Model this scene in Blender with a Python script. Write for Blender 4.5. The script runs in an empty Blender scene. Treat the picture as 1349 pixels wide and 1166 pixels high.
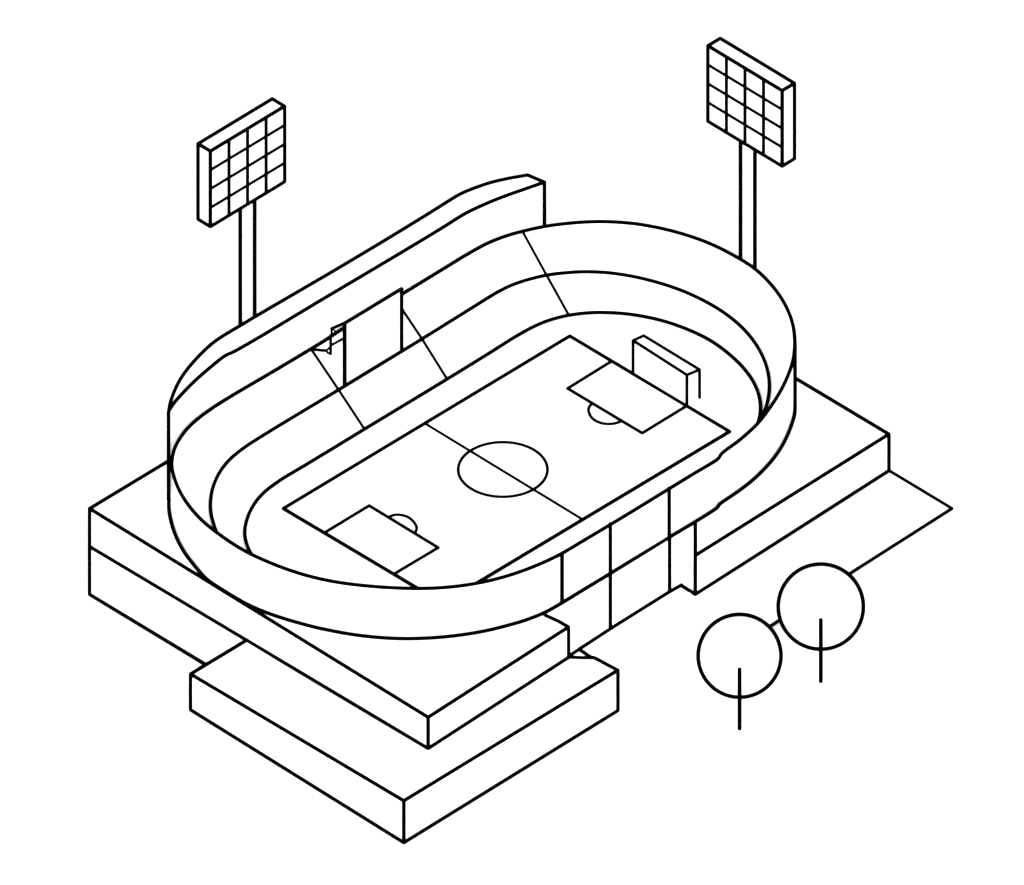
import bpy, math

# ------------------------------------------------------------------ frame
# One metre is 5 drawing units across.  X runs right, Y runs away, Z up.
SIN = 0.605
COS = math.sqrt(1 - SIN * SIN)
S = 5.0
CX, CY = 674.5, 583.0
HZ = S * COS                       # drawing units per metre of height
TO_CAM = (0.0, -COS, SIN)


def P(x, y, h=0.0):
    """Site plan position: x, y read off the survey drawing for a point at height h (drawing units)."""
    return ((x - CX) / S, (CY - y - h) / (S * SIN), h / HZ)


def add(a, b): return (a[0] + b[0], a[1] + b[1], a[2] + b[2])
def sub(a, b): return (a[0] - b[0], a[1] - b[1], a[2] - b[2])
def mul(a, k): return (a[0] * k, a[1] * k, a[2] * k)
def dot(a, b): return a[0] * b[0] + a[1] * b[1] + a[2] * b[2]
def cross(a, b): return (a[1] * b[2] - a[2] * b[1], a[2] * b[0] - a[0] * b[2], a[0] * b[1] - a[1] * b[0])
def length(a): return math.sqrt(dot(a, a))
def unit(a):
    l = length(a) or 1.0
    return (a[0] / l, a[1] / l, a[2] / l)
def lerp(a, b, t): return tuple(a[i] + (b[i] - a[i]) * t for i in range(len(a)))


scene = bpy.context.scene
COL = scene.collection

# ------------------------------------------------------------------ materials
def make_mat(name, base, bump):
    m = bpy.data.materials.new(name)
    m.use_nodes = True
    nt = m.node_tree
    b = nt.nodes['Principled BSDF']
    b.inputs['Roughness'].default_value = 1.0
    b.inputs['Specular IOR Level'].default_value = 0.0
    if bump:
        n = nt.nodes.new('ShaderNodeTexNoise')
        n.inputs['Scale'].default_value = 0.6
        r = nt.nodes.new('ShaderNodeMixRGB')
        r.inputs['Color1'].default_value = (base - 0.01, base - 0.01, base - 0.01, 1)
        r.inputs['Color2'].default_value = (base + 0.01, base + 0.01, base + 0.01, 1)
        nt.links.new(n.outputs['Fac'], r.inputs['Fac'])
        nt.links.new(r.outputs['Color'], b.inputs['Base Color'])
    else:
        b.inputs['Base Color'].default_value = (base, base, base, 1)
    return m


WHITE = make_mat('matt_white_card', 0.955, True)
BLACK = make_mat('black_ink_line', 0.0004, False)

# ------------------------------------------------------------------ mesh builder
class MB:
    def __init__(self):
        self.v, self.f, self.m = [], [], []

    def face(self, pts, mat=0):
        i = len(self.v)
        self.v += list(pts)
        self.f.append(tuple(range(i, i + len(pts))))
        self.m.append(mat)
        return self

    def strip(self, a, b, closed=False, mat=0):
        n = len(a)
        i = len(self.v)
        self.v += list(a) + list(b)
        for k in range(n if closed else n - 1):
            j = (k + 1) % n
            self.f.append((i + k, i + j, i + n + j, i + n + k))
            self.m.append(mat)
        return self

    def prism(self, top, bottom):
        """closed solid between two polygons with the same number of corners"""
        self.face(top)
        self.face(bottom[::-1])
        self.strip(top, bottom, True)
        return self

    def ball(self, c, r, seg=10, rings=6, mat=1):
        i = len(self.v)
        self.v.append((c[0], c[1], c[2] + r))
        for a in range(1, rings):
            th = math.pi * a / rings
            for b in range(seg):
                ph = 2 * math.pi * b / seg
                self.v.append((c[0] + r * math.sin(th) * math.cos(ph), c[1] + r * math.sin(th) * math.sin(ph), c[2] + r * math.cos(th)))
        self.v.append((c[0], c[1], c[2] - r))
        last = len(self.v) - 1
        for b in range(seg):
            d = (b + 1) % seg
            self.f.append((i, i + 1 + b, i + 1 + d)); self.m.append(mat)
            for a in range(rings - 2):
                o = i + 1 + a * seg
                self.f.append((o + b, o + seg + b, o + seg + d, o + d)); self.m.append(mat)
            o = i + 1 + (rings - 2) * seg
            self.f.append((o + b, last, o + d)); self.m.append(mat)
        return self

    def ink(self, pts, w=4.0, closed=False, lift=0.85):
        """a raised round black line of width w (drawing units) along pts"""
        r = (w * 1.1 + 0.9) / S / 2
        pts = [add(p, mul(TO_CAM, r * lift)) for p in pts]
        if closed:
            self._tube(pts, r, True)
            return self
        run = [pts[0]]
        for k in range(1, len(pts)):
            run.append(pts[k])
            if k < len(pts) - 1:
                a, b = unit(sub(pts[k], pts[k - 1])), unit(sub(pts[k + 1], pts[k]))
                if dot(a, b) < 0.9:
                    self._tube(run, r, False)
                    self.ball(pts[k], r)
                    run = [pts[k]]
        self._tube(run, r, False)
        self.ball(pts[0], r)
        self.ball(pts[-1], r)
        return self

    def _tube(self, pts, r, closed, n=10):
        m = len(pts)
        base = len(self.v)
        prev = None
        for k in range(m):
            if closed:
                t = unit(sub(pts[(k + 1) % m], pts[k - 1]))
            else:
                t = unit(sub(pts[min(k + 1, m - 1)], pts[max(k - 1, 0)]))
            up = (0, 0, 1) if abs(t[2]) < 0.9 else (0, 1, 0)
            if prev is not None:
                up = prev
            s = unit(cross(t, up))
            q = unit(cross(s, t))
            prev = q
            for j in range(n):
                a = 2 * math.pi * j / n
                self.v.append(add(pts[k], add(mul(s, r * math.cos(a)), mul(q, r * math.sin(a)))))
        for k in range(m if closed else m - 1):
            k2 = (k + 1) % m
            for j in range(n):
                j2 = (j + 1) % n
                self.f.append((base + k * n + j, base + k * n + j2, base + k2 * n + j2, base + k2 * n + j))
                self.m.append(1)

    def build(self, name, parent=None, smooth=False):
        me = bpy.data.meshes.new(name)
        o = (0, 0, 0)
        p = parent
        while p is not None:
            o = add(o, tuple(p.location))
            p = p.parent
        me.from_pydata([sub(v, o) for v in self.v], [], self.f)
        me.materials.append(WHITE)
        me.materials.append(BLACK)
        me.polygons.foreach_set('material_index', self.m)
        if smooth:
            me.polygons.foreach_set('use_smooth', [True] * len(self.f))
        me.update()
        ob = bpy.data.objects.new(name, me)
        COL.objects.link(ob)
        if parent is not None:
            ob.parent = parent
        return ob




def tag(o, label=None, cat=None, group=None, kind=None):
    for k, v in (('label', label), ('category', cat), ('group', group), ('kind', kind)):
        if v:
            o[k] = v
    return o


def thing(name, label, cat, loc, group=None):
    o = bpy.data.objects.new(name, None)
    o.location = loc
    COL.objects.link(o)
    return tag(o, label, cat, group)


# ------------------------------------------------------------------ curves
def catmull(pts, closed, step=6):
    n = len(pts)
    out = []
    for k in range(n if closed else n - 1):
        if closed:
            p0, p1, p2, p3 = pts[k - 1], pts[k], pts[(k + 1) % n], pts[(k + 2) % n]
        else:
            p0, p1, p2, p3 = pts[max(k - 1, 0)], pts[k], pts[k + 1], pts[min(k + 2, n - 1)]
        d = [max(1e-6, math.dist(a, b)) ** 0.5 for a, b in ((p0, p1), (p1, p2), (p2, p3))]
        if d[0] < 1e-2: d[0] = d[1]
        if d[2] < 1e-2: d[2] = d[1]
        m1 = [((p1[i] - p0[i]) / d[0] - (p2[i] - p0[i]) / (d[0] + d[1]) + (p2[i] - p1[i]) / d[1]) * d[1] for i in (0, 1)]
        m2 = [((p2[i] - p1[i]) / d[1] - (p3[i] - p1[i]) / (d[1] + d[2]) + (p3[i] - p2[i]) / d[2]) * d[1] for i in (0, 1)]
        q = max(2, int(math.dist(p1, p2) / step))
        for j in range(q):
            t = j / q
            a, b, c, e = 2 * t**3 - 3 * t**2 + 1, t**3 - 2 * t**2 + t, -2 * t**3 + 3 * t**2, t**3 - t**2
            out.append(tuple(a * p1[i] + b * m1[i] + c * p2[i] + e * m2[i] for i in (0, 1)))
    if not closed:
        out.append(tuple(pts[-1]))
    return out


NS = 720
PIVOT = (655.0, 605.0)


def by_angle(pts, h):
    """resample a closed outline (drawing x, y at height h) at NS equal plan angles; returns 3-D points"""
    poly = [((x - PIVOT[0]), (PIVOT[1] - (y + h)) / SIN) for x, y in pts]
    n = len(poly)
    res = [None] * NS
    for k in range(n):
        a, b = poly[k], poly[(k + 1) % n]
        ta, tb = math.atan2(a[1], a[0]), math.atan2(b[1], b[0])
        dt = (tb - ta + math.pi) % (2 * math.pi) - math.pi
        lo, hi = (ta, ta + dt) if dt >= 0 else (ta + dt, ta)
        i0 = math.ceil(lo / (2 * math.pi) * NS)
        while i0 / NS * 2 * math.pi <= hi + 1e-12:
            th = i0 / NS * 2 * math.pi
            c, s = math.cos(th), math.sin(th)
            ex, ey = b[0] - a[0], b[1] - a[1]
            den = c * ey - s * ex
            if abs(den) > 1e-9:
                rr = (a[0] * ey - a[1] * ex) / den
                if rr > 0:
                    res[i0 % NS] = (rr * c, rr * s)
            i0 += 1
    for k in range(NS):
        if res[k] is None:
            j = k
            while res[j % NS] is None:
                j -= 1
            res[k] = res[j % NS]
    return [P(x + PIVOT[0], PIVOT[1] - y * SIN - h, h) for x, y in res]


def arclen(pts, n):
    d = [0]
    for a, b in zip(pts, pts[1:]):
        d.append(d[-1] + math.dist(a, b))
    out, k = [], 0
    for i in range(n):
        t = d[-1] * i / (n - 1)
        while k < len(pts) - 2 and d[k + 1] < t:
            k += 1
        out.append(lerp(pts[k], pts[k + 1], (t - d[k]) / max(1e-9, d[k + 1] - d[k])))
    return out


# heights (drawing units above the podium deck)
RIM, MID, FLOOR, PITCH = 65.0, 30.0, 1.0, 1.6

rim_far = [(226, 611.2), (229, 594), (234.5, 581.7), (244.6, 567.2), (258, 554), (276, 540.3), (298, 526), (324.8, 510), (356, 491.8),
           (409.3, 460), (434, 444.8), (443, 438.6), (452, 432.8), (462, 427.6), (480, 418), (531, 386.8), (560, 369), (577, 358.6), (595.5, 347.3), (612, 337.2), (628, 328), (645, 319.3), (666.5, 311), (688, 304.9), (717.8, 298.3),
           (747.4, 294.4), (773, 292.4), (795, 292), (818, 293), (844, 295.8), (883, 303.7), (921.5, 315.5), (947, 326.3), (974, 340.8),
           (994, 353.8), (1011.5, 370), (1027, 389.3), (1038.5, 410), (1045, 430)]
rim_near = [(1047, 449), (1046.3, 465), (1043.2, 480.4), (1034.7, 502.5), (1024.4, 521.8), (1011.5, 541), (998.2, 558), (984, 571.5),
            (970.6, 582.7), (954.5, 594.3), (950, 598.5), (947, 603.3), (944, 606), (912.8, 624.8), (882, 643.6), (843, 667.6), (804, 691.2), (765, 714.5), (740.5, 729),
            (721.2, 738.6), (700.6, 747.4), (680, 755), (655, 762.5), (628, 768.5), (590, 773.6), (548, 775.3), (490, 772.5), (440, 766.3), (400.8, 757.3),
            (367.3, 746), (331.6, 730.6), (311.5, 719.4), (287, 702.7), (264.7, 684.3), (246.8, 663.6), (235.7, 645), (229, 627.3)]
RIM_PX = catmull(rim_far + rim_near, True)
rim = by_angle(RIM_PX, RIM)

base_far = [(x, y + 65) for x, y in rim_far if 244 < x < 1040]
base_near = [(1044, 490), (1046.8, 510), (1047.3, 534), (1046.9, 545.5), (1043.8, 557), (1038, 572.5), (1028.4, 590.8), (1015, 609), (995.6, 629),
             (976.3, 644.6), (950.5, 662.3), (947.9, 664.4), (945.4, 668.4), (942, 671), (915, 688), (881.5, 708), (843, 731.7), (804, 755.7), (765, 779.3), (740.5, 794.3), (718.6, 806.5),
             (700.6, 814), (684.6, 819.5), (638, 831.4), (591, 838.5), (544.5, 841.3), (507, 840.4), (466.7, 836.2), (430, 829.6), (400.8, 822.7), (356, 808.9), (325, 795.8),
             (293.7, 777.5), (271.4, 762.4), (256, 745), (242.4, 727), (232.3, 708), (225.5, 688), (222.3, 667), (225, 648), (234, 637)]
BASE_PX = catmull(base_far + base_near, True)
base = by_angle(BASE_PX, 0.0)

mid_far = [(285.9, 701.6), (281.5, 690), (278.3, 678), (277.2, 664.8), (279.6, 645.5), (288, 624.5), (301.5, 606.5), (322, 589.5), (345, 574.6), (369.4, 559.6), (420, 529.2), (446, 513.6), (500, 480.7),
           (555.5, 446.8), (617.2, 408.4), (656.6, 384.2), (674, 375.7), (694, 368.8), (720.8, 362.4), (747.4, 359.2), (773, 358), (805.7, 359.8), (844.3, 366.4),
           (883, 377.3), (913.8, 389.5), (944.7, 406), (970.4, 424.8), (988.4, 443.4), (1001.3, 462.7), (1010.3, 484.5), (1013.6, 506.4), (1012.3, 523), (1008.5, 538), (1002.5, 551)]
mid_near = [(x, y + (8 if x > 980 or x < 315 else 10)) for x, y in rim_near if 300 < x < 990]
mid = by_angle(catmull(mid_far + mid_near, True), MID)

flo_far = [(331.2, 730), (325.2, 717), (322.3, 703), (324.5, 687), (331.6, 669.4), (345, 651.4), (367.3, 633.8), (400.8, 613.5), (440, 589.8), (480, 565.4), (589, 499.4), (640, 468), (684.3, 440.4),
           (710, 427), (729.6, 420), (749.3, 415.3), (777, 412), (800.6, 411.8), (831.5, 414.2), (870, 421.8), (903.5, 433), (934.4, 447.7), (957.5, 464),
           (978, 483.2), (992.2, 502.5), (1000, 521.8), (1001.8, 539.8), (998.5, 557.6)]
flo_near = [(984, 588), (970.6, 608)] + [(x, y + 28) for x, y in rim_near if 400 < x < 960] + [(367.3, 765), (345, 747)]
flo = by_angle(catmull(flo_far + flo_near, True), FLOOR)

# ------------------------------------------------------------------ stadium
stadium = thing('stadium', 'white oval open-air football stadium bowl outlined in black, standing on the square podium', 'stadium', P(655, 605, 0))

def inset(loop, d):
    out = []
    for p in loop:
        x, y = p[0] - stadium.location[0], p[1] - stadium.location[1]
        k = 1 - d / math.hypot(x, y)
        out.append((stadium.location[0] + x * k, stadium.location[1] + y * k, p[2]))
    return out
rim_in, base_in = inset(rim, 0.5), inset(base, 0.5)
m = MB()
m.strip(rim_in, base_in, True)
m.ink(rim, 4.0, True)
def deck_xy(p): return (p[0] * S + CX, CY - p[1] * S * SIN)
near = [k for k in range(NS) if deck_xy(base[k])[1] > 656 - (deck_xy(base[k])[0] - 222) * 146 / 825]
gap = max(range(len(near)), key=lambda i: (near[i] - near[i - 1]) % NS)
m.ink([base[k] for k in near[gap:] + near[:gap]], 4.0)
m.ink([P(1047.3, 452, RIM), P(1047.3, 517, 0)], 4.0)
outer = m.build('outer_wall', stadium)

m = MB()
mid_in, flo_in = inset(mid, -0.55), inset(flo, -0.55)
m.strip(rim_in, mid_in, True)
m.ink(mid, 3.9, True, lift=1.2)
m.build('upper_stand', stadium)

m = MB()
m.strip(mid_in, flo_in, True)
m.ink(flo, 3.9, True, lift=1.2)
m.build('lower_stand', stadium)

m = MB()
m.face(flo_in)
m.build('floor', stadium)

for (a, b, c) in (((411, 462), (446, 513.8), (480, 565.5)), ((520, 393), (556, 447), (588.5, 499)), ((688.5, 305.5), (719.5, 362), (749, 415))):
    pts = [P(*a, RIM), P(*b, MID), P(*c, FLOOR)]
    # a narrow stepped aisle following the slope of both stands
    m = MB()
    path = [add(lerp(pts[0], pts[1], t / 8), (0, 0, 0.1)) for t in range(9)] + [add(lerp(pts[1], pts[2], t / 8), (0, 0, 0.1)) for t in range(1, 9)]
    m.ink(path, 2.7, lift=1.3)
    m.build('aisle', stadium)

# raised wall of the rear stand
H_BACK = 114.0
bt = catmull([(222, 543.8), (224.6, 529.4), (229.4, 516), (237, 500.4), (248, 484.8), (264.6, 466.3), (279, 453), (289, 445.6), (302, 437.6), (316.5, 429), (336, 417.3),
              (402.8, 378.3), (434.7, 359.7), (500, 320.8), (560, 284.2), (589.6, 265.6), (606.4, 255.6), (623, 248.5), (644.8, 241), (668.5, 235.3), (695, 230.6)], False, 4)
ft = catmull([(222.6, 541), (228.5, 532), (236.8, 522.2), (253.5, 504.8), (273.6, 486.9), (295, 469.6), (300, 466.8), (306, 464.4), (342.7, 443.6), (360.5, 433),
              (420, 397.2), (483.8, 359.4), (560, 313.9), (589.6, 295.8), (605, 286), (617.2, 279), (646.8, 265.6), (670.5, 256.4), (694, 248.2), (717.3, 240)], False, 4)
NB = 140
bt3 = [P(x, y, H_BACK) for x, y in arclen(bt, NB)]
ft3 = [P(x, y, H_BACK) for x, y in arclen(ft, NB)]
def drop(p, h): return (p[0], p[1], h / HZ)
bb3, fb3 = [drop(p, 0) for p in bt3], [drop(p, 0) for p in ft3]
m = MB()
m.strip(ft3, bt3)
m.strip(fb3, ft3)
m.strip(bt3, bb3)
m.face([ft3[-1], bt3[-1], bb3[-1], fb3[-1]])
m.face([ft3[0], bt3[0], bb3[0], fb3[0]])
m.ink(bt3, 4.0)
m.ink(ft3, 4.0)
m.ink([bt3[-1], ft3[-1], drop(ft3[-1], 50)], 4.0)
m.ink([P(222, 543.8, H_BACK), P(222, 543.8 + H_BACK + 1, -1)], 4.0)
m.build('rear_stand_wall', stadium)

# ground storey of the long side: below the deck, down to the forecourt
def line_y(x, a, b): return a[1] + (b[1] - a[1]) * (x - a[0]) / (b[0] - a[0])
FB = -73.0
m = MB()
fa, fb_ = (714, 809.7), (921, 684.3)
t0, t1 = P(*fa, 0), P(*fb_, 0)
n_in = (-0.7, 0.75, 0)
low = FB - 25
m.prism([t0, t1, add(t1, n_in), add(t0, n_in)], [drop(t0, low), drop(t1, low), add(drop(t1, low), n_in), add(drop(t0, low), n_in)])
def fac(x, h): return P(x, line_y(x, fa, fb_) - h, h)
m.ink([fac(x, line_y(x, fa, fb_) - y) for x, y in ((764, 854.5), (804, 828.4), (882, 779.5), (897.8, 770.8))], 4.0)
facade = m.build('ground_storey_wall', stadium)
def panel(x0, x1, h0, h1, parent):
    k = MB()
    o = (0.006, -0.008, 0)
    q = [add(fac(x0, h1), o), add(fac(x1, h1), o), add(fac(x1, h0), o), add(fac(x0, h0), o)]
    i = (-0.35, 0.45, 0)
    k.prism(q, [add(p, i) for p in q])
    return k
for (x0, x1) in ((751, 804), (804, 882)):
    k = panel(x0 + 2, x1 - 2, FB + 2, -3, facade)
    k.ink([fac(x1, 0), fac(x1, FB + (2 if x1 > 850 else 0))], 4.0)
    k.build('wall_panel', facade)
panel(885, 913, FB + 2, -3, facade).build('wall_panel', facade)
for (x0, x1) in ((740.5, 804), (804, 881.5)):
    k = panel(x0 + 2, x1 - 2, 3, 62, outer)
    k.ink([fac(x1, 0), fac(x1, 65)], 4.0)
    if x0 < 750:
        k.ink([fac(x0, 0), fac(x0, 65)], 4.0)
    k.build('wall_panel', outer)

# ------------------------------------------------------------------ pitch
pitch = thing('football_pitch', 'white football pitch inside the stadium bowl, marked out in black lines', 'football pitch', P(662, 619, FLOOR))
m = MB()
q = [P(373.3, 670, PITCH), P(750.6, 442.8, PITCH), P(961, 568.6, PITCH), P(583.5, 794.8, PITCH)]
m.prism(q, [drop(p, FLOOR + 0.05) for p in q])
m.ink([q[0], q[1], q[2], q[3], q[0]], 4.0, lift=0.6)
m.build('playing_surface', pitch)
def mark(name, pts, w, closed=False):
    k = MB()
    k.ink([P(x, y, PITCH + 0.1) for x, y in pts], w, closed, lift=0.6)
    return k.build(name, pitch)
mark('halfway_line', [(560.8, 558.5), (766.5, 683.8)], 2.7)
mark('centre_circle', [(662.4 + 58.8 * math.cos(a * math.pi / 48), 618.6 + 36 * math.sin(a * math.pi / 48)) for a in range(96)], 3.1, True)
mark('penalty_area', [(805.6, 476), (747.7, 511.8), (846, 570.7), (904.5, 534.9)], 3.5)
mark('penalty_area', [(427.8, 701.8), (486.3, 666.2), (577.3, 721.6), (519, 756.3)], 3.5)
mark('penalty_arc', catmull([(780.2, 531.6), (776.3, 535.8), (775.3, 541), (779.5, 550.3), (790, 556.8), (801.4, 558.7), (811.6, 557.5), (818.6, 555)], False, 2), 3.1)
mark('penalty_arc', catmull([(512.3, 681), (518, 678.9), (524.5, 678.2), (536.8, 681), (545.8, 688.5), (549, 695.6), (546.8, 702)], False, 2), 3.1)

# ------------------------------------------------------------------ goal
GL = [(834, 492.6), (904.9, 535.2)]
goal = thing('goal', 'box-shaped football goal with white net on the far goal line', 'goal', P(869, 514, PITCH))
A0, B0 = P(834, 492.6, PITCH), P(904.9, 535.2, PITCH)
A1, B1 = P(834, 448.6, PITCH + 44), P(904.9, 494, PITCH + 41.2)
A1 = (A0[0], A0[1], A1[2]); B1 = (B0[0], B0[1], B1[2])
C1, D1 = P(848, 442.2, PITCH + 44), P(921.6, 487, PITCH + 41.2)
C0, D0 = drop(C1, PITCH), drop(D1, PITCH)
m = MB()
m.prism([A1, B1, D1, C1], [A0, B0, D0, C0])
m.build('net', goal)
m = MB(); m.ink([A0, A1], 3.2); m.build('post', goal)
m = MB(); m.ink([B0, B1], 3.2); m.build('post', goal)
m = MB(); m.ink([A1, B1], 3.2); m.build('crossbar', goal)
m = MB(); m.ink([A1, C1, D1, B1], 3.1); m.build('top_frame', goal)
m = MB(); m.ink([D1, P(921.6, 523.8, HZ * D1[2] - 36.8)], 3.1); m.build('rear_post', goal)

# ------------------------------------------------------------------ scoreboard
def sb(x, y):
    yb = 506.5 + (x - 454) * (463 - 506.5) / 75.0
    return P(x, yb - (MID + 0.5) + (MID + 0.5), MID) if False else P(x, y, MID + (yb - y))
score = thing('scoreboard', 'blank white upright scoreboard panel standing in the rear stand', 'scoreboard', sb(491, 485))
m = MB()
q = [sb(454, 426), sb(529, 380.5), sb(529, 463), sb(454, 506.5)]
bk = (0, 0.6, 0)
m.prism(q, [add(p, bk) for p in q])
m.ink([q[3], q[0], q[1], q[2]], 4.0)
m.ink([q[0], q[3]], 4.4)
m.build('panel', score)
m = MB()
for pts, w in (([(454, 425.5), (436.8, 433)], 3.2), ([(436.8, 433), (437, 441)], 1.9), ([(438, 433.5), (441.8, 436.3)], 1.4),
               ([(435.6, 442), (435.6, 466.2)], 2.9), ([(435.6, 455.3), (453, 445.6)], 2.6),
               ([(411, 460.3), (418, 461), (424, 461.6), (430, 461.8)], 3.1), ([(430, 462), (434.5, 457.5)], 2.0), ([(429.5, 462.3), (432.5, 465.3), (436, 466.5)], 2.2)):
    m.ink([sb(*p) for p in pts], w)
m.build('side_bracket', score)

# ------------------------------------------------------------------ podium and its steps
def slab(top_px, bot_px, h):
    top = [P(x, y, h) for x, y in top_px]
    bot = [P(x, y, h - (b - y)) if False else drop(P(x, y, h), h - (b - y)) for (x, y), b in zip(top_px, bot_px)]
    return top, bot

podium = thing('podium', 'broad white square podium slab carrying the stadium bowl', 'podium', P(564, 945, -45))
A, Bc, Cc = (118, 670), (564, 945), (749, 826)
D_, D2 = (718, 810.3), (690, 797)
E, E2, F_ = (916, 688), (916, 668), (916, 731.8)
G, Hh = (1171, 572), (727, 306)
tp = [A, Bc, Cc, D_, D2, E2, E, F_, G, Hh]
btm = [720, 986, 866, 850, 837, 719, 739, 783, 620, 354]
top, bot = slab(tp, btm, 0.0)
m = MB()
deep = [add(p, (0, 0, -0.8)) for p in bot]
m.prism([add(p, (0, 0, -0.03)) for p in top], deep)
m.ink([top[2], top[1], top[0]], 4.0)
m.ink([top[0], P(224, 606, 0)], 4.0)
m.ink([bot[0], bot[1], bot[2]], 4.0)
m.ink([top[1], bot[1]], 4.0)
m.ink([top[3], P(736, 818.6, 0), top[2], bot[2]], 3.8)
m.ink([top[6], top[7], bot[7], bot[8], top[8], top[7]], 4.0)
m.ink([P(1049, 499, 0), top[8]], 4.0)
m.build('deck', podium)

# lower wall under the left of the podium
m = MB()
t = [P(118, 720, -50), P(420, 901, -50)]
b_ = [drop(t[0], -113), drop(t[1], -113)]
inn = (6, 9, 0)
m.prism([t[0], t[1], add(t[1], inn), add(t[0], inn)], [add(p, (0, 0, -1.5)) for p in (b_[0], b_[1], add(b_[1], inn), add(b_[0], inn))])
m.ink([P(118, 670, 0), t[0], b_[0], P(118 + 160, 783 + 160 * .6053, -113)], 4.0)
m.build('foundation_wall', podium)

plinth = thing('plinth', 'low white block projecting at the front corner below the podium', 'block', P(532, 1110, -98))
tp = [(251, 888), (532, 1055), (814, 883), (764, 856.5), (700, 823), (560, 760), (325, 843)]
tp = [(251, 888), (532, 1055), (814, 883), (783, 866.5), (764, 856), (530, 722)]
btm = [935, 1110, 936, 920, 908, 770]
HP = -44.0
top, bot = slab(tp, btm, HP)
m = MB()
top_s = [add(p, (0, 0, -0.02)) for p in top]
# keep the rear of the block under the podium
m.prism(top_s[:3] + [P(690, 814, HP - 2), P(380, 812, HP - 2)], [add(p, (0, 0, -1.5)) for p in bot[:3] + [drop(P(690, 814, HP), -98), drop(P(380, 812, HP), -98)]])
m.ink([P(324, 843.8, HP), top[0], bot[0], bot[1], bot[2], top[2], top[1], top[0]], 4.0)
m.ink([top[1], bot[1]], 4.0)
m.ink([top[2], top[3], P(778, 865.5, HP), top[4]], 3.8)
m.ink([P(750, 865.6, HP), P(766, 866.4, HP), top[3]], 3.4)
m.ink([P(765, 854, HP), P(749, 864.5, HP)], 3.6)
m.build('block', plinth)

# ------------------------------------------------------------------ floodlights
def floodlight(label, foot, theta, front_mid, width, height, depth, shift, ground_h):
    """lamp panel of width x height x depth on a round pole; front_mid is the panel's lower front edge, centre"""
    c, s = math.cos(theta), math.sin(theta)
    def L(p):   # panel frame: x along the face, y into the depth, z up
        return add(front_mid, (p[0] * c - p[1] * s, p[0] * s + p[1] * c, p[2]))
    root = thing('floodlight', label, 'floodlight', foot, 'floodlights behind the stadium bowl')
    m = MB()
    R = 9.5 / S
    n = 28
    ptop = front_mid[2] + 2
    pz = [(foot[0] + (R - .5) * math.cos(2 * math.pi * k / n), foot[1] + (R - .5) * math.sin(2 * math.pi * k / n)) for k in range(n)]
    m.prism([(x, y, ptop) for x, y in pz], [(x, y, ground_h) for x, y in pz])
    for sx in (-1, 1):
        m.ink([(foot[0] + sx * R, foot[1], ground_h), (foot[0] + sx * R, foot[1], ptop)], 4.2, lift=0.2)
    m.build('pole', root)
    w = width / 2
    f = [L((-w, 0, 0)), L((w, 0, 0)), L((w, 0, height)), L((-w, 0, height))]
    bk = [L((-w, depth, 0)), L((w, depth, 0)), L((w, depth, height)), L((-w, depth, height))]
    m = MB()
    m.prism(f, bk)
    m.ink(f, 4.0); m.ink([f[3], f[0]], 4.0)
    m.ink(bk, 4.0); m.ink([bk[3], bk[0]], 4.0)
    for k in range(4):
        m.ink([f[k], bk[k]], 4.0)
    for k in range(1, 4):
        x = -w + width * k / 4
        m.ink([L((x, 0, 0)), L((x, 0, height))], 3.6)
        z = height * k / 4
        m.ink([L((-w, 0, z)), L((w, 0, z))], 3.1)
    head = m.build('lamp_housing', root)
    cw, ch = width / 4, height / 4
    for i in range(4):
        for j in range(4):
            x0, z0 = -w + cw * i + .45, ch * j + .45
            x1, z1 = -w + cw * (i + 1) - .45, ch * (j + 1) - .45
            k = MB()
            q = [L((x0, -.05, z0)), L((x1, -.05, z0)), L((x1, -.05, z1)), L((x0, -.05, z1))]
            k.prism(q, [L((x0, .05, z0)), L((x1, .05, z0)), L((x1, .05, z1)), L((x0, .05, z1))])
            k.build('lamp', head)
    return root

GH = -85.0
hgt = 99.4 / HZ
wid = 97.8 / S / math.cos(math.pi / 4)
dep = 16.2 / S / math.cos(math.pi / 4)
hb = 205.0
def flood_at(label, px, theta, pole_px):
    fm = P(*px, hb)
    # the pole stands in the middle of the panel's depth, under the given x
    xo = (pole_px - px[0]) / S
    nb = (-math.sin(theta), math.cos(theta))     # into the depth
    ax = (math.cos(theta), math.sin(theta))      # along the face
    d = dep / 2
    a = (xo - nb[0] * d) / ax[0]
    foot = (fm[0] + ax[0] * a + nb[0] * d, fm[1] + ax[1] * a + nb[1] * d, GH / HZ)
    return floodlight(label, foot, theta, fm, wid, hgt, dep, 0, GH / HZ - 1)
FL = flood_at('floodlight mast whose square lamp grid faces right, behind the rear stand wall', (326, 269), math.pi / 4, 326)
FR = flood_at('tall floodlight mast whose square lamp grid faces left, behind the open curved end', (981.5, 189.3), -math.pi / 4, 985)

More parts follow.
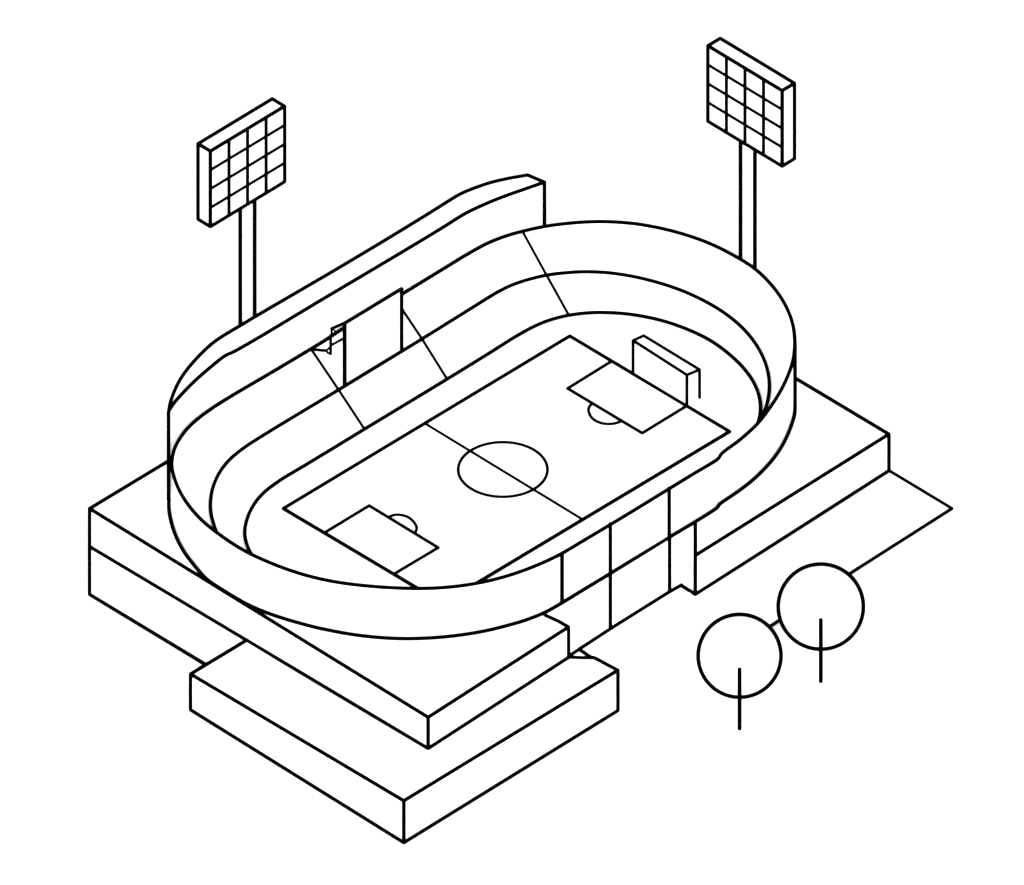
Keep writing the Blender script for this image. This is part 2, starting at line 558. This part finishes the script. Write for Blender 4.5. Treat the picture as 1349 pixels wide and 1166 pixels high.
# ------------------------------------------------------------------ trees
def tree(label, cx, cy, rx, ytop, ybase, gh):
    base_p = P(cx, ybase, gh)
    R = rx / S
    c = (base_p[0], base_p[1], (gh + (ybase - cy)) / HZ)
    root = thing('tree', label, 'tree', base_p, 'round trees beside the forecourt')
    m = MB()
    RC = R - 0.5
    m.ball(c, RC, 64, 40, mat=0)
    ring = []
    for k in range(128):
        a = 2 * math.pi * k / 128
        ring.append(add(c, add((R * math.cos(a), 0, 0), mul((0, SIN, COS), R * math.sin(a)))))
    m.ink(ring, 4.4, True, lift=0.3)
    m.build('crown', root, True)
    lo = math.atan2(SIN, COS)
    end = lo + math.acos((ytop - cy) / (RC * S))
    path = [base_p, (c[0], c[1], c[2] - RC - 3)]
    path += [(c[0], c[1], c[2] - RC - 1.2)]
    for k in range(0, 33):
        a = end * k / 32
        path.append(add(c, mul((0, -math.sin(a), -math.cos(a)), RC + .12)))
    m = MB()
    m.ink(path, 4.3, lift=0.5)
    m.build('trunk', root)
    return root
TREES = [((974.3, 864, 54.5, 881.5, 960), -80.0, 'round lollipop tree nearer the podium, its crown lower in the picture'),
         ((1081.3, 799.2, 56.0, 816.5, 897.5), -72.0, 'round lollipop tree standing against the forecourt edge, the farther of two')]
for (cx, cy, rx, yt, yb), gh, lab in TREES:
    tree(lab, cx, cy, rx, yt, yb, gh)

# ------------------------------------------------------------------ forecourt paving
HPV = -51.0
m = MB()
q = [P(1171, 620, HPV), P(1254, 670, HPV), P(962, 855, HPV), P(916, 783, HPV)]
m.prism(q, [add(p, (0, 0, -1.2)) for p in q])
m.ink([P(1171, 620, HPV), P(1254, 670, HPV), P(1120, 755.3, HPV), P(1015, 825, HPV), P(966, 857, HPV)], 3.6, lift=.4)
m.ink([P(916, 783, -51), P(898, 771.5, -70)], 4.0)
tag(m.build('pavement'), kind='structure')

# ------------------------------------------------------------------ ground: one sheet following the levels of the site
ctrl = []
def level(a, b, n, off=0.7):
    for i in range(n + 1):
        x, y, h = lerp(a, b, i / n)
        p = P(x, y, h)
        ctrl.append((p[0], p[1], p[2] - off))
level((118, 783, -113), (270, 875, -113), 8)
level((251, 935, -91), (532, 1110, -99), 14)
level((532, 1110, -99), (814, 936, -97), 14)
level((764, 856, -92), (898, 772, -73), 8)
level((1171, 620, -51), (1254, 670, -51), 5)
level((1254, 670, -51), (962, 855, -51), 12)
level((916, 783, -51), (1171, 620, -51), 12)
for (cx, cy, rx, yt, yb), gh, lab in TREES:
    for dx in (-12, 0, 12):
        level((cx + dx, yb, gh), (cx + dx, yb + 8, gh), 1, 0.1)
for o in (FL, FR):
    l = o.location
    ctrl.append((l[0], l[1], l[2] - .1))
for x, y in ((-400, -400), (400, -400), (-400, 400), (400, 400), (0, 500), (0, -500), (500, 0), (-500, 0)):
    ctrl.append((x, y, -24))
def ground_z(x, y):
    sw = sz = 0
    for cx, cy, cz in ctrl:
        d2 = (x - cx) ** 2 + (y - cy) ** 2 + 0.5
        w = 1 / (d2 * d2)
        sw += w; sz += w * cz
    return sz / sw
N = 110
def coord(i):
    t = 2 * i / N - 1
    return 190 * t + 4000 * abs(t) ** 9 * t
m = MB()
rows = [[(coord(i), coord(j), ground_z(coord(i), coord(j))) for i in range(N + 1)] for j in range(N + 1)]
vs = [p for r in rows for p in r]
m.v = vs
for j in range(N):
    for i in range(N):
        m.f.append((j * (N + 1) + i, j * (N + 1) + i + 1, (j + 1) * (N + 1) + i + 1, (j + 1) * (N + 1) + i)); m.m.append(0)
tag(m.build('ground', None, True), kind='structure')

# ------------------------------------------------------------------ light: even white overcast, one very soft sun
w = bpy.data.worlds.new('World')
scene.world = w
w.use_nodes = True
bg = w.node_tree.nodes['Background']
bg.inputs['Color'].default_value = (1, 1, 1, 1)
bg.inputs['Strength'].default_value = 0.7

sd = bpy.data.lights.new('sun', 'SUN')
sd.energy = 3.0
sd.angle = math.radians(15)
sd.color = (1.0, 0.99, 0.97)
so = bpy.data.objects.new('sun', sd)
so.rotation_euler = (math.pi / 2 - math.asin(SIN), 0, 0)
COL.objects.link(so)

# ------------------------------------------------------------------ camera
cd = bpy.data.cameras.new('camera')
cd.type = 'ORTHO'
cd.ortho_scale = 1349 / S
cd.clip_end = 12000
cd.clip_start = 1
co = bpy.data.objects.new('camera', cd)
co.location = mul(TO_CAM, 900)
co.rotation_euler = (math.pi / 2 - math.asin(SIN), 0, 0)
COL.objects.link(co)
scene.camera = co

scene.view_settings.view_transform = 'Standard'
scene.view_settings.look = 'None'
scene.view_settings.gamma = 1
scene.view_settings.use_curve_mapping = False
scene.view_settings.exposure = 0.58
scene.cycles.max_bounces = 24
scene.cycles.diffuse_bounces = 24
